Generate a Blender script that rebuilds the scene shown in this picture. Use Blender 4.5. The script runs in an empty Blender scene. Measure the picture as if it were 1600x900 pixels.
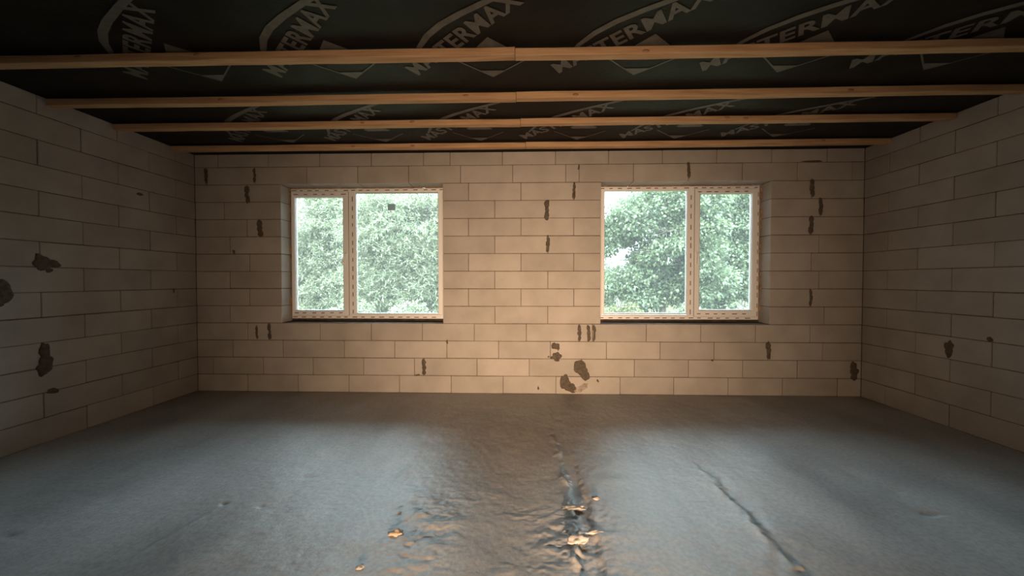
import bpy, bmesh, math, random
import numpy as np
from mathutils import Vector, Matrix
from mathutils import noise as mnoise

scene = bpy.context.scene
C = scene.collection

# ------------------------------------------------------------------ camera
CAM_H = 1.295
cam_d = bpy.data.cameras.new('camera')
cam_d.sensor_width = 36.0
cam_d.lens = 36.0 * 600.0 / 1600.0
cam_d.clip_start = 0.05
cam_d.clip_end = 300
cam = bpy.data.objects.new('camera', cam_d)
C.objects.link(cam)
cam.location = (0, 0, CAM_H)
cam.rotation_euler = (math.pi / 2 - 0.02, 0, 0.03)
scene.camera = cam

# ------------------------------------------------------------------ sky, sun, lamp, exposure
SKY = 20.0         # zenith luminance of a standard overcast sky, a third of it at the horizon
SUN = 5.0
LAMP = 2300.0
EXPOSURE = 0.0
world = bpy.data.worlds.new('overcast_sky')
scene.world = world
world.use_nodes = True
bg = world.node_tree.nodes['Background']
bg.inputs['Color'].default_value = (0.74, 0.89, 1.0, 1)
wt = world.node_tree
w_tc = wt.nodes.new('ShaderNodeTexCoord'); w_sp = wt.nodes.new('ShaderNodeSeparateXYZ')
w_mx = wt.nodes.new('ShaderNodeMath'); w_mx.operation = 'MAXIMUM'; w_mx.inputs[1].default_value = 0.0
w_ma = wt.nodes.new('ShaderNodeMath'); w_ma.operation = 'MULTIPLY_ADD'
w_ma.inputs[1].default_value = SKY * 2 / 3; w_ma.inputs[2].default_value = SKY / 3
wt.links.new(w_tc.outputs['Generated'], w_sp.inputs[0]); wt.links.new(w_sp.outputs['Z'], w_mx.inputs[0])
wt.links.new(w_mx.outputs[0], w_ma.inputs[0]); wt.links.new(w_ma.outputs[0], bg.inputs['Strength'])

sun_d = bpy.data.lights.new('hazy_sun', 'SUN')
sun_d.energy = SUN
sun_d.angle = math.radians(9)
sun_d.color = (1.0, 0.97, 0.88)
sun = bpy.data.objects.new('hazy_sun', sun_d)
C.objects.link(sun)
sun.rotation_euler = Vector((0.35, 0.75, -0.85)).to_track_quat('-Z', 'Y').to_euler()

# warm work lamp standing at the far end of the room, behind the photographer
lamp_d = bpy.data.lights.new('work_lamp', 'SPOT')
lamp_d.energy = LAMP
lamp_d.color = (1.0, 0.66, 0.41)
lamp_d.spot_size = math.radians(140)
lamp_d.spot_blend = 0.4
lamp_d.shadow_soft_size = 0.10
lamp = bpy.data.objects.new('work_lamp', lamp_d)
C.objects.link(lamp)
lamp.location = (0.12, -1.6, 0.38)
lamp.rotation_euler = (Vector((0.15, 4.36, 0.62)) - lamp.location).to_track_quat('-Z', 'Y').to_euler()

# its reflector throws a soft beam that fades away from the axis
lamp_d.use_nodes = True
lt = lamp_d.node_tree
l_em = lt.nodes['Emission']
l_tc = lt.nodes.new('ShaderNodeTexCoord'); l_sp = lt.nodes.new('ShaderNodeSeparateXYZ')
l_ab = lt.nodes.new('ShaderNodeMath'); l_ab.operation = 'ABSOLUTE'
l_pw = lt.nodes.new('ShaderNodeMath'); l_pw.operation = 'POWER'; l_pw.inputs[1].default_value = 13.5
lt.links.new(l_tc.outputs['Normal'], l_sp.inputs[0]); lt.links.new(l_sp.outputs['Z'], l_ab.inputs[0])
lt.links.new(l_ab.outputs[0], l_pw.inputs[0]); lt.links.new(l_pw.outputs[0], l_em.inputs['Strength'])

scene.view_settings.view_transform = 'Standard'
scene.view_settings.look = 'None'
scene.view_settings.gamma = 1.0
scene.view_settings.use_curve_mapping = False
scene.view_settings.exposure = EXPOSURE

# ------------------------------------------------------------------ dimensions
XL, XR = -3.81, 3.75          # inner faces of the side walls
YB, YR = 4.364, -4.4          # inner faces of back and rear wall
TH = 0.24                     # wall thickness
ZT = 2.75                     # wall top
OPEN = [(-2.80, -0.92), (0.872, 2.745)]
OZ0, OZ1 = 0.80, 2.40
rnd = random.Random(7)

# ------------------------------------------------------------------ helpers
def link(o, parent=None):
    C.objects.link(o)
    if parent is not None:
        o.parent = parent
    return o

def mesh_obj(name, verts, faces, mat, parent=None, smooth=False):
    me = bpy.data.meshes.new(name)
    me.from_pydata([tuple(v) for v in verts], [], [tuple(f) for f in faces])
    me.validate()
    me.update()
    if smooth:
        for p in me.polygons:
            p.use_smooth = True
    if mat is not None:
        me.materials.append(mat)
    return link(bpy.data.objects.new(name, me), parent)

def bm_obj(name, bm, mat, parent=None, smooth=False):
    me = bpy.data.meshes.new(name)
    bm.normal_update()
    bm.to_mesh(me)
    bm.free()
    if smooth:
        for p in me.polygons:
            p.use_smooth = True
    me.materials.append(mat)
    return link(bpy.data.objects.new(name, me), parent)

def empty(name, loc=(0, 0, 0), parent=None):
    o = bpy.data.objects.new(name, None)
    o.location = loc
    o.empty_display_size = 0.1
    return link(o, parent)

def tag(o, label=None, cat=None, group=None, kind=None):
    if label: o['label'] = label
    if cat: o['category'] = cat
    if group: o['group'] = group
    if kind: o['kind'] = kind
    return o

def box_geo(x0, x1, y0, y1, z0, z1):
    v = [(x0, y0, z0), (x1, y0, z0), (x1, y1, z0), (x0, y1, z0), (x0, y0, z1), (x1, y0, z1), (x1, y1, z1), (x0, y1, z1)]
    f = [(0, 3, 2, 1), (4, 5, 6, 7), (0, 1, 5, 4), (1, 2, 6, 5), (2, 3, 7, 6), (3, 0, 4, 7)]
    return v, f

class MB:
    def __init__(self):
        self.v = []; self.f = []
    def add(self, v, f):
        n = len(self.v)
        self.v += [tuple(a) for a in v]
        self.f += [tuple(i + n for i in q) for q in f]
        return self
    def box(self, *a):
        return self.add(*box_geo(*a))
    def build(self, name, mat, parent=None, smooth=False):
        return mesh_obj(name, self.v, self.f, mat, parent, smooth)

def bevel_bm(boxes, w, seg=1):
    bm = bmesh.new()
    for b in boxes:
        v, f = box_geo(*b)
        vs = [bm.verts.new(p) for p in v]
        for q in f:
            bm.faces.new([vs[i] for i in q])
    bmesh.ops.bevel(bm, geom=list(bm.edges), offset=w, segments=seg, affect='EDGES', profile=0.5)
    return bm

# ------------------------------------------------------------------ materials
def nmat(name):
    m = bpy.data.materials.new(name)
    m.use_nodes = True
    nt = m.node_tree
    b = nt.nodes['Principled BSDF']
    return m, nt, b

def N(nt, kind, **kw):
    n = nt.nodes.new(kind)
    for k, v in kw.items():
        setattr(n, k, v)
    return n

def ramp(nt, stops):
    r = N(nt, 'ShaderNodeValToRGB')
    e = r.color_ramp.elements
    while len(e) > 1:
        e.remove(e[-1])
    e[0].position, e[0].color = stops[0][0], (*stops[0][1], 1)
    for p, c in stops[1:]:
        x = e.new(p); x.color = (*c, 1)
    return r

def noise_mat(name, stops, scale, rough=0.8, bump=0.2, bscale=None, detail=8, spec=0.3, stretch=None, bdist=0.01):
    m, nt, b = nmat(name)
    tc = N(nt, 'ShaderNodeTexCoord')
    mp = N(nt, 'ShaderNodeMapping')
    if stretch: mp.inputs['Scale'].default_value = stretch
    nt.links.new(tc.outputs['Object'], mp.inputs['Vector'])
    n = N(nt, 'ShaderNodeTexNoise')
    n.inputs['Scale'].default_value = scale
    n.inputs['Detail'].default_value = detail
    nt.links.new(mp.outputs[0], n.inputs['Vector'])
    r = ramp(nt, stops)
    nt.links.new(n.outputs['Fac'], r.inputs['Fac'])
    nt.links.new(r.outputs['Color'], b.inputs['Base Color'])
    b.inputs['Roughness'].default_value = rough
    b.inputs['Specular IOR Level'].default_value = spec
    if bump:
        n2 = N(nt, 'ShaderNodeTexNoise')
        n2.inputs['Scale'].default_value = bscale or scale * 4
        n2.inputs['Detail'].default_value = 6
        nt.links.new(mp.outputs[0], n2.inputs['Vector'])
        bp = N(nt, 'ShaderNodeBump')
        bp.inputs['Strength'].default_value = bump
        bp.inputs['Distance'].default_value = bdist
        nt.links.new(n2.outputs['Fac'], bp.inputs['Height'])
        nt.links.new(bp.outputs[0], b.inputs['Normal'])
    return m

def block_material():
    m, nt, b = nmat('aerated_concrete')
    geo = N(nt, 'ShaderNodeNewGeometry')
    oi = N(nt, 'ShaderNodeObjectInfo')
    n = N(nt, 'ShaderNodeTexNoise'); n.inputs['Scale'].default_value = 3.5; n.inputs['Detail'].default_value = 9
    nt.links.new(geo.outputs['Position'], n.inputs['Vector'])
    r = ramp(nt, [(0.3, (0.305, 0.287, 0.266)), (0.55, (0.355, 0.336, 0.312)), (0.8, (0.392, 0.374, 0.353))])
    nt.links.new(n.outputs['Fac'], r.inputs['Fac'])
    hsv = N(nt, 'ShaderNodeHueSaturation')
    mr = N(nt, 'ShaderNodeMapRange')
    mr.inputs['To Min'].default_value = 0.92; mr.inputs['To Max'].default_value = 1.06
    nt.links.new(oi.outputs['Random'], mr.inputs['Value'])
    nt.links.new(mr.outputs[0], hsv.inputs['Value'])
    nt.links.new(r.outputs['Color'], hsv.inputs['Color'])
    # small pores of the aerated concrete
    vo = N(nt, 'ShaderNodeTexVoronoi'); vo.inputs['Scale'].default_value = 130
    nt.links.new(geo.outputs['Position'], vo.inputs['Vector'])
    n2 = N(nt, 'ShaderNodeTexNoise'); n2.inputs['Scale'].default_value = 60; n2.inputs['Detail'].default_value = 6
    nt.links.new(geo.outputs['Position'], n2.inputs['Vector'])
    add = N(nt, 'ShaderNodeMath', operation='ADD')
    nt.links.new(vo.outputs['Distance'], add.inputs[0]); nt.links.new(n2.outputs['Fac'], add.inputs[1])
    bp = N(nt, 'ShaderNodeBump'); bp.inputs['Strength'].default_value = 0.25; bp.inputs['Distance'].default_value = 0.004
    nt.links.new(add.outputs[0], bp.inputs['Height'])
    nt.links.new(bp.outputs[0], b.inputs['Normal'])
    nt.links.new(hsv.outputs['Color'], b.inputs['Base Color'])
    b.inputs['Roughness'].default_value = 0.92
    b.inputs['Specular IOR Level'].default_value = 0.2
    return m

def wall_plain_material():
    m, nt, b = nmat('block_wall_far')
    tc = N(nt, 'ShaderNodeTexCoord')
    br = N(nt, 'ShaderNodeTexBrick')
    br.inputs['Scale'].default_value = 1.0
    br.inputs['Brick Width'].default_value = 0.6
    br.inputs['Row Height'].default_value = 0.2
    br.inputs['Mortar Size'].default_value = 0.004
    br.inputs['Color1'].default_value = (0.33, 0.31, 0.29, 1)
    br.inputs['Color2'].default_value = (0.355, 0.335, 0.31, 1)
    br.inputs['Mortar'].default_value = (0.14, 0.11, 0.09, 1)
    nt.links.new(tc.outputs['UV'], br.inputs['Vector'])
    nt.links.new(br.outputs['Color'], b.inputs['Base Color'])
    b.inputs['Roughness'].default_value = 0.92
    return m

def floor_material():
    m, nt, b = nmat('cement_screed')
    geo = N(nt, 'ShaderNodeNewGeometry')
    n = N(nt, 'ShaderNodeTexNoise'); n.inputs['Scale'].default_value = 0.9; n.inputs['Detail'].default_value = 10; n.inputs['Roughness'].default_value = 0.6
    mp = N(nt, 'ShaderNodeMapping'); mp.inputs['Scale'].default_value = (1.6, 0.7, 1)
    nt.links.new(geo.outputs['Position'], mp.inputs['Vector'])
    nt.links.new(mp.outputs[0], n.inputs['Vector'])
    r = ramp(nt, [(0.32, (0.25, 0.254, 0.256)), (0.5, (0.355, 0.361, 0.363)), (0.7, (0.45, 0.455, 0.455))])
    nt.links.new(n.outputs['Fac'], r.inputs['Fac'])
    n2 = N(nt, 'ShaderNodeTexNoise'); n2.inputs['Scale'].default_value = 45; n2.inputs['Detail'].default_value = 5
    nt.links.new(geo.outputs['Position'], n2.inputs['Vector'])
    mx = N(nt, 'ShaderNodeMix', data_type='RGBA', blend_type='MULTIPLY')
    mx.inputs['Factor'].default_value = 0.45
    r2 = ramp(nt, [(0.35, (0.6, 0.6, 0.6)), (0.6, (1.05, 1.05, 1.05))])
    nt.links.new(n2.outputs['Fac'], r2.inputs['Fac'])
    nt.links.new(r.outputs['Color'], mx.inputs['A']); nt.links.new(r2.outputs['Color'], mx.inputs['B'])
    nt.links.new(mx.outputs['Result'], b.inputs['Base Color'])
    rr = N(nt, 'ShaderNodeMapRange'); rr.inputs['To Min'].default_value = 0.38; rr.inputs['To Max'].default_value = 0.56
    nt.links.new(n.outputs['Fac'], rr.inputs['Value'])
    nt.links.new(rr.outputs[0], b.inputs['Roughness'])
    b.inputs['Specular IOR Level'].default_value = 0.55
    n3 = N(nt, 'ShaderNodeTexNoise'); n3.inputs['Scale'].default_value = 90; n3.inputs['Detail'].default_value = 4
    nt.links.new(geo.outputs['Position'], n3.inputs['Vector'])
    bp = N(nt, 'ShaderNodeBump'); bp.inputs['Strength'].default_value = 0.25; bp.inputs['Distance'].default_value = 0.004
    nt.links.new(n3.outputs['Fac'], bp.inputs['Height'])
    nt.links.new(bp.outputs[0], b.inputs['Normal'])
    return m

def simple(name, col, rough=0.6, spec=0.4, metal=0.0):
    m, nt, b = nmat(name)
    b.inputs['Base Color'].default_value = (*col, 1)
    b.inputs['Roughness'].default_value = rough
    b.inputs['Specular IOR Level'].default_value = spec
    b.inputs['Metallic'].default_value = metal
    return m

def glass_material():
    m = bpy.data.materials.new('window_glass')
    m.use_nodes = True
    nt = m.node_tree
    nt.nodes.clear()
    out = N(nt, 'ShaderNodeOutputMaterial')
    tr = N(nt, 'ShaderNodeBsdfTransparent'); tr.inputs['Color'].default_value = (0.93, 0.97, 0.95, 1)
    gl = N(nt, 'ShaderNodeBsdfGlossy'); gl.inputs['Roughness'].default_value = 0.02
    fr = N(nt, 'ShaderNodeFresnel'); fr.inputs['IOR'].default_value = 1.45
    mix = N(nt, 'ShaderNodeMixShader')
    # even translucent veil mixed into the glass to imitate haze over the view
    veil = N(nt, 'ShaderNodeBsdfTranslucent'); veil.inputs['Color'].default_value = (0.9, 0.93, 0.92, 1)
    veil_mix = N(nt, 'ShaderNodeMixShader'); veil_mix.inputs['Fac'].default_value = 0.03
    nt.links.new(tr.outputs[0], veil_mix.inputs[1]); nt.links.new(veil.outputs[0], veil_mix.inputs[2])
    nt.links.new(fr.outputs[0], mix.inputs['Fac'])
    nt.links.new(veil_mix.outputs[0], mix.inputs[1]); nt.links.new(gl.outputs[0], mix.inputs[2])
    nt.links.new(mix.outputs[0], out.inputs['Surface'])
    return m

def leaf_material(name, c0, c1, c2):
    m = bpy.data.materials.new(name)
    m.use_nodes = True
    nt = m.node_tree
    nt.nodes.clear()
    out = N(nt, 'ShaderNodeOutputMaterial')
    geo = N(nt, 'ShaderNodeNewGeometry')
    r = ramp(nt, [(0.0, c0), (0.5, c1), (1.0, c2)])
    nt.links.new(geo.outputs['Random Per Island'], r.inputs['Fac'])
    d = N(nt, 'ShaderNodeBsdfDiffuse'); t = N(nt, 'ShaderNodeBsdfTranslucent')
    g = N(nt, 'ShaderNodeBsdfGlossy'); g.inputs['Roughness'].default_value = 0.5
    nt.links.new(r.outputs['Color'], d.inputs['Color']); nt.links.new(r.outputs['Color'], t.inputs['Color'])
    mix = N(nt, 'ShaderNodeMixShader'); mix.inputs['Fac'].default_value = 0.4
    nt.links.new(d.outputs[0], mix.inputs[1]); nt.links.new(t.outputs[0], mix.inputs[2])
    mix2 = N(nt, 'ShaderNodeMixShader'); mix2.inputs['Fac'].default_value = 0.06
    nt.links.new(mix.outputs[0], mix2.inputs[1]); nt.links.new(g.outputs[0], mix2.inputs[2])
    nt.links.new(mix2.outputs[0], out.inputs['Surface'])
    return m

M = {}
M['block'] = block_material()
M['far_wall'] = wall_plain_material()
M['mortar'] = noise_mat('thin_mortar', [(0.3, (0.08, 0.062, 0.048)), (0.7, (0.18, 0.146, 0.116))], 9, 0.95, 0.3)
M['patch'] = noise_mat('mortar_smear', [(0.3, (0.06, 0.05, 0.038)), (0.7, (0.12, 0.10, 0.078))], 25, 0.9, 0.5, 90)
M['patch_light'] = noise_mat('thin_mortar_smear', [(0.3, (0.20, 0.17, 0.14)), (0.7, (0.36, 0.31, 0.27))], 25, 0.9, 0.5, 90)
M['floor'] = floor_material()
M['membrane'] = noise_mat('roof_membrane', [(0.3, (0.008, 0.008, 0.0075)), (0.7, (0.015, 0.0145, 0.0135))], 5, 0.55, 0.15, 40, spec=0.12)
M['print'] = noise_mat('membrane_print', [(0.3, (0.085, 0.08, 0.076)), (0.7, (0.125, 0.12, 0.112))], 18, 0.6, 0.1, 60)
M['wood'] = noise_mat('sawn_pine', [(0.25, (0.32, 0.185, 0.095)), (0.5, (0.45, 0.29, 0.165)), (0.75, (0.53, 0.37, 0.23))], 5, 0.8, 0.3, 22, stretch=(0.5, 7, 7))
M['knot'] = simple('wood_knot', (0.33, 0.19, 0.10), 0.8)
M['pvc'] = simple('white_pvc', (0.68, 0.70, 0.72), 0.35, 0.5)
M['film'] = simple('film_printing', (0.13, 0.055, 0.04), 0.6)
M['foam'] = noise_mat('polyurethane_foam', [(0.3, (0.22, 0.13, 0.06)), (0.7, (0.46, 0.31, 0.17))], 30, 0.9, 0.6, 60)
M['sill'] = noise_mat('dark_sill_strip', [(0.3, (0.030, 0.022, 0.016)), (0.7, (0.07, 0.05, 0.035))], 20, 0.85, 0.3)
M['gasket'] = simple('grey_gasket', (0.10, 0.10, 0.10), 0.6)
M['spacer'] = simple('aluminium_spacer', (0.55, 0.57, 0.58), 0.4, 0.5, 0.6)
M['glass'] = glass_material()
M['sticker'] = leaf_material('grey_glass_sticker', (0.15, 0.175, 0.165), (0.15, 0.175, 0.165), (0.15, 0.175, 0.165))
M['crumb'] = noise_mat('mortar_crumb', [(0.3, (0.32, 0.31, 0.30)), (0.7, (0.46, 0.445, 0.43))], 30, 0.9, 0.4, 80)
M['brick_crumb'] = noise_mat('orange_fragment', [(0.3, (0.46, 0.34, 0.25)), (0.7, (0.60, 0.47, 0.36))], 30, 0.9, 0.4, 80)
M['bark'] = noise_mat('tree_bark', [(0.3, (0.10, 0.085, 0.07)), (0.7, (0.22, 0.19, 0.16))], 8, 0.9, 0.5, 30, stretch=(3, 3, 0.6))
M['grass'] = noise_mat('field_grass', [(0.3, (0.05, 0.06, 0.024)), (0.55, (0.085, 0.085, 0.036)), (0.75, (0.12, 0.105, 0.05))], 0.35, 0.95, 0.4, 30)
M['willow'] = leaf_material('willow_leaf', (0.13, 0.165, 0.095), (0.255, 0.29, 0.175), (0.45, 0.47, 0.32))
M['maple'] = leaf_material('broad_leaf', (0.075, 0.12, 0.065), (0.15, 0.20, 0.105), (0.29, 0.345, 0.19))
M['bush'] = leaf_material('bush_leaf', (0.08, 0.10, 0.035), (0.15, 0.165, 0.06), (0.23, 0.23, 0.09))
M['far_leaf'] = leaf_material('distant_leaf', (0.09, 0.13, 0.07), (0.14, 0.19, 0.10), (0.2, 0.25, 0.13))

# ------------------------------------------------------------------ floor (cast screed with trowel ridges)
def vnoise(x, y, freq, seed):
    rs = np.random.RandomState(seed)
    g = rs.rand(256, 256)
    u, v = x * freq + 37.3, y * freq + 91.7
    iu, iv = np.floor(u).astype(int), np.floor(v).astype(int)
    fu, fv = u - iu, v - iv
    fu = fu * fu * (3 - 2 * fu); fv = fv * fv * (3 - 2 * fv)
    a = g[iu % 256, iv % 256]; b = g[(iu + 1) % 256, iv % 256]
    c = g[iu % 256, (iv + 1) % 256]; d = g[(iu + 1) % 256, (iv + 1) % 256]
    return (a * (1 - fu) + b * fu) * (1 - fv) + (c * (1 - fu) + d * fu) * fv - 0.5

def soft_box(x, y, x0, x1, y0, y1, s):
    sg = lambda t: 1 / (1 + np.exp(-np.clip(t / s, -40, 40)))
    return sg(x - x0) * sg(x1 - x) * sg(y - y0) * sg(y1 - y)

def floor_h(x, y):
    h = 0.006 * vnoise(x, y, 1.3, 1) + 0.004 * vnoise(x, y, 3.7, 2) + 0.0028 * vnoise(x, y, 11, 3) + 0.0018 * vnoise(x, y, 31, 4) + 0.0008 * vnoise(x, y, 70, 33)
    h += 0.004 * vnoise(x * 2.2, y * 0.5, 2.2, 5)
    # seam between two pours, running away from the camera
    jag = 0.03 * vnoise(x, y, 7, 6) + 0.04 * vnoise(x, y, 2.1, 7) + 0.022 * vnoise(x, y, 24, 27) + 0.012 * vnoise(x, y, 55, 28)
    cx = 0.285 + jag
    on = 1 / (1 + np.exp((y - 3.9) / 0.12))
    near = 1 / (1 + np.exp((y - 2.55) / 0.15))
    w = 0.045 + 0.012 * vnoise(x, y, 5, 8)
    trench = 1 / (1 + np.exp((np.abs(x - (0.325 + jag)) - w) / 0.006))
    h -= on * (0.004 + 0.009 * near) * trench
    ridge = np.exp(-((x - (cx - 0.022)) / 0.022) ** 2)
    h += on * (0.006 + 0.012 * near) * ridge * np.clip(2.2 * (vnoise(x, y, 11, 9) + 0.08 + 0.5 * vnoise(x, y, 27, 29)), 0, 1)
    # lip of the right-hand pour
    bx = 1.225 + 0.05 * vnoise(x, y, 6, 10) + 0.045 * vnoise(x, y, 15, 11) + 0.03 * vnoise(x, y, 38, 30)
    bon = soft_box(x, y, 0, 9, 1.2, 2.62, 0.06)
    d = x - bx
    step = 1 / (1 + np.exp(np.clip(d / (0.010 + 0.014 * np.clip(vnoise(x, y, 8, 35) + 0.2, 0, 1)), -40, 40)))
    h += bon * 0.010 * np.exp(-((d + 0.02) / 0.03) ** 2) * np.clip(2 * vnoise(x * 1.2, y, 22, 36), 0, 1)
    h += bon * 0.011 * step * np.exp(-np.clip(-d, 0, 9) / 0.14)
    h -= bon * 0.005 * (1 - step) * np.exp(-np.clip(d, 0, 9) / 0.10) * (0.5 + vnoise(x, y, 16, 12) + 0.5)
    # trowel mark towards the left window
    cxx = -0.785 + 0.05 * vnoise(x, y, 3, 13)
    h += 0.004 * np.exp(-((x - cxx) / 0.035) ** 2) * soft_box(x, y, -2, 0, 2.3, 3.75, 0.08) * (0.6 + 1.2 * vnoise(x, y, 8, 14))
    # rough, scraped area in front of the camera
    a = soft_box(x, y, -0.74, -0.08, 1.2, 2.26, 0.07) * np.clip(0.15 + 2.2 * (vnoise(x, y, 2.6, 15) + 0.12), 0, 1)
    b = soft_box(x, y, -0.12, 0.50, 1.2, 2.14, 0.06) * np.clip(0.35 + 1.6 * (vnoise(x, y, 3.3, 20) + 0.1), 0, 1)
    wx = x + 0.05 * vnoise(x, y, 13, 21); wy = y + 0.04 * vnoise(x, y, 15, 22)
    def plates(fu, fv, seed, th):        # thin flakes of mortar with crisp edges
        q = vnoise(wx * fu, wy * fv, 1.0, seed) + 0.45 * vnoise(wx * fu, wy * fv, 2.3, seed + 1)
        return 1 / (1 + np.exp(-np.clip((q - th) / 0.035, -30, 30)))
    rel = 0.0055 * plates(7, 15, 16, 0.12) + 0.004 * plates(13, 27, 24, 0.10) + 0.0035 * vnoise(x * 0.8, y * 1.5, 26, 18) + 0.004 * vnoise(x * 0.8, y * 1.3, 55, 26) + 0.002 * vnoise(x, y, 95, 34)
    h += (0.85 * a + 0.95 * b) * rel
    # crescents left of it
    rr = np.sqrt((x + 0.55) ** 2 + (y - 1.74) ** 2)
    h += 0.007 * np.clip(vnoise(x, y, 12, 31) + 0.2, 0, 1) * np.exp(-((rr - 0.17 - 0.05 * vnoise(x, y, 6, 32)) / 0.022) ** 2) * soft_box(x, y, -0.9, -0.62, 1.55, 1.98, 0.03)
    # scrapes on the right and small pits on the left
    for (px, py, sx, sy, am) in [(2.21, 2.62, 0.05, 0.10, 0.006), (2.29, 2.40, 0.06, 0.09, 0.007), (2.26, 2.17, 0.10, 0.03, 0.007),
                                 (-1.73, 2.144, 0.020, 0.018, 0.012), (-1.50, 2.13, 0.012, 0.012, 0.008), (-1.42, 2.46, 0.05, 0.03, 0.005),
                                 (-2.61, 1.84, 0.04, 0.03, 0.008), (-2.87, 3.70, 0.03, 0.03, 0.006), (1.75, 3.3, 0.05, 0.05, 0.005), (1.17, 3.0, 0.02, 0.015, 0.008)]:
        h -= am * np.exp(-((x - px) / sx) ** 2 - ((y - py) / sy) ** 2) * (1 + 1.5 * vnoise(x, y, 25, 19))
    # scraped line on the left
    h += 0.004 * np.exp(-((x + 1.73 - (y - 2.14) * 0.25) / 0.012) ** 2) * soft_box(x, y, -2.2, -1.2, 1.7, 2.12, 0.04)
    return h

def grid_mesh(name, xs, ys, zf, mat, parent=None):
    X, Y = np.meshgrid(xs, ys)
    Z = zf(X, Y)
    nx, ny = len(xs), len(ys)
    co = np.stack([X, Y, Z], -1).reshape(-1, 3).astype(np.float32)
    idx = np.arange(nx * ny).reshape(ny, nx)
    q = np.stack([idx[:-1, :-1], idx[:-1, 1:], idx[1:, 1:], idx[1:, :-1]], -1).reshape(-1, 4)
    me = bpy.data.meshes.new(name)
    me.vertices.add(len(co)); me.vertices.foreach_set('co', co.ravel())
    me.loops.add(q.size); me.loops.foreach_set('vertex_index', q.ravel().astype(np.int32))
    me.polygons.add(len(q))
    me.polygons.foreach_set('loop_start', np.arange(0, q.size, 4, dtype=np.int32))
    me.polygons.foreach_set('use_smooth', np.ones(len(q), dtype=bool))
    me.update(calc_edges=True)
    me.materials.append(mat)
    return link(bpy.data.objects.new(name, me), parent)

def axis(pts):
    out = []
    for a, b, st in pts:
        out += list(np.arange(a, b - 1e-6, st))
    out.append(pts[-1][1])
    return np.array(out)

fx = axis([(XL - 0.02, -2.0, 0.022), (-2.0, -1.1, 0.012), (-1.1, 0.7, 0.0065), (0.7, 1.6, 0.010), (1.6, XR + 0.02, 0.02)])
fy = axis([(YR - 0.02, 0.6, 0.12), (0.6, 1.4, 0.03), (1.4, 2.7, 0.0065), (2.7, YB + 0.02, 0.015)])
floor = grid_mesh('floor', fx, fy, floor_h, M['floor'])
tag(floor, 'rough grey cement screed floor with trowel ridges', 'floor', kind='structure')

# ------------------------------------------------------------------ walls of aerated concrete blocks
JT = 0.0055     # joint width
JD = 0.006     # joint depth
block_cache = {}
def block_mesh(lx, lz, axis_):
    key = (round(lx, 3), round(lz, 3), axis_)
    if key not in block_cache:
        lx, lz = key[0], key[1]
        if axis_ == 'x':
            bm = bevel_bm([(-lx / 2, lx / 2, 0, TH, -lz / 2, lz / 2)], 0.004)
        elif axis_ == 'l':      # wall on the left: outward is -x
            bm = bevel_bm([(-TH, 0, -lx / 2, lx / 2, -lz / 2, lz / 2)], 0.004)
        else:
            bm = bevel_bm([(0, TH, -lx / 2, lx / 2, -lz / 2, lz / 2)], 0.004)
        me = bpy.data.meshes.new('block')
        bm.normal_update(); bm.to_mesh(me); bm.free()
        me.materials.append(M['block'])
        block_cache[key] = me
    return block_cache[key]

def put_block(parent, a, b, z0, z1, axis_):
    if b - a < 0.03:
        return
    me = block_mesh(b - a - JT, z1 - z0 - JT, axis_)
    o = bpy.data.objects.new('block', me)
    j = rnd.uniform(-0.0022, 0.0022)
    t = rnd.uniform(-0.0012, 0.0012)
    if axis_ == 'x': o.location = ((a + b) / 2, YB + j, (z0 + z1) / 2 + t)
    elif axis_ == 'l': o.location = (XL + j, (a + b) / 2, (z0 + z1) / 2 + t)
    else: o.location = (XR + j, (a + b) / 2, (z0 + z1) / 2 + t)
    link(o, parent)

# back wall core of mortar, recessed behind the block faces
mb = MB()
y0, y1 = YB + JD, YB + TH - JD
xa, xb = XL - TH, XR + TH
e = 0.005
mb.box(xa, xb, y0, y1, -0.05, OZ0 - e)
mb.box(xa, xb, y0, y1, OZ1 + e, ZT - e)
mb.box(xa, OPEN[0][0] - e, y0, y1, OZ0 - e, OZ1 + e)
mb.box(OPEN[0][1] + e, OPEN[1][0] - e, y0, y1, OZ0 - e, OZ1 + e)
mb.box(OPEN[1][1] + e, xb, y0, y1, OZ0 - e, OZ1 + e)
wall_back = mb.build('wall_back', M['mortar'])
tag(wall_back, 'pale aerated concrete block wall with two windows', 'wall', kind='structure')

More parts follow.
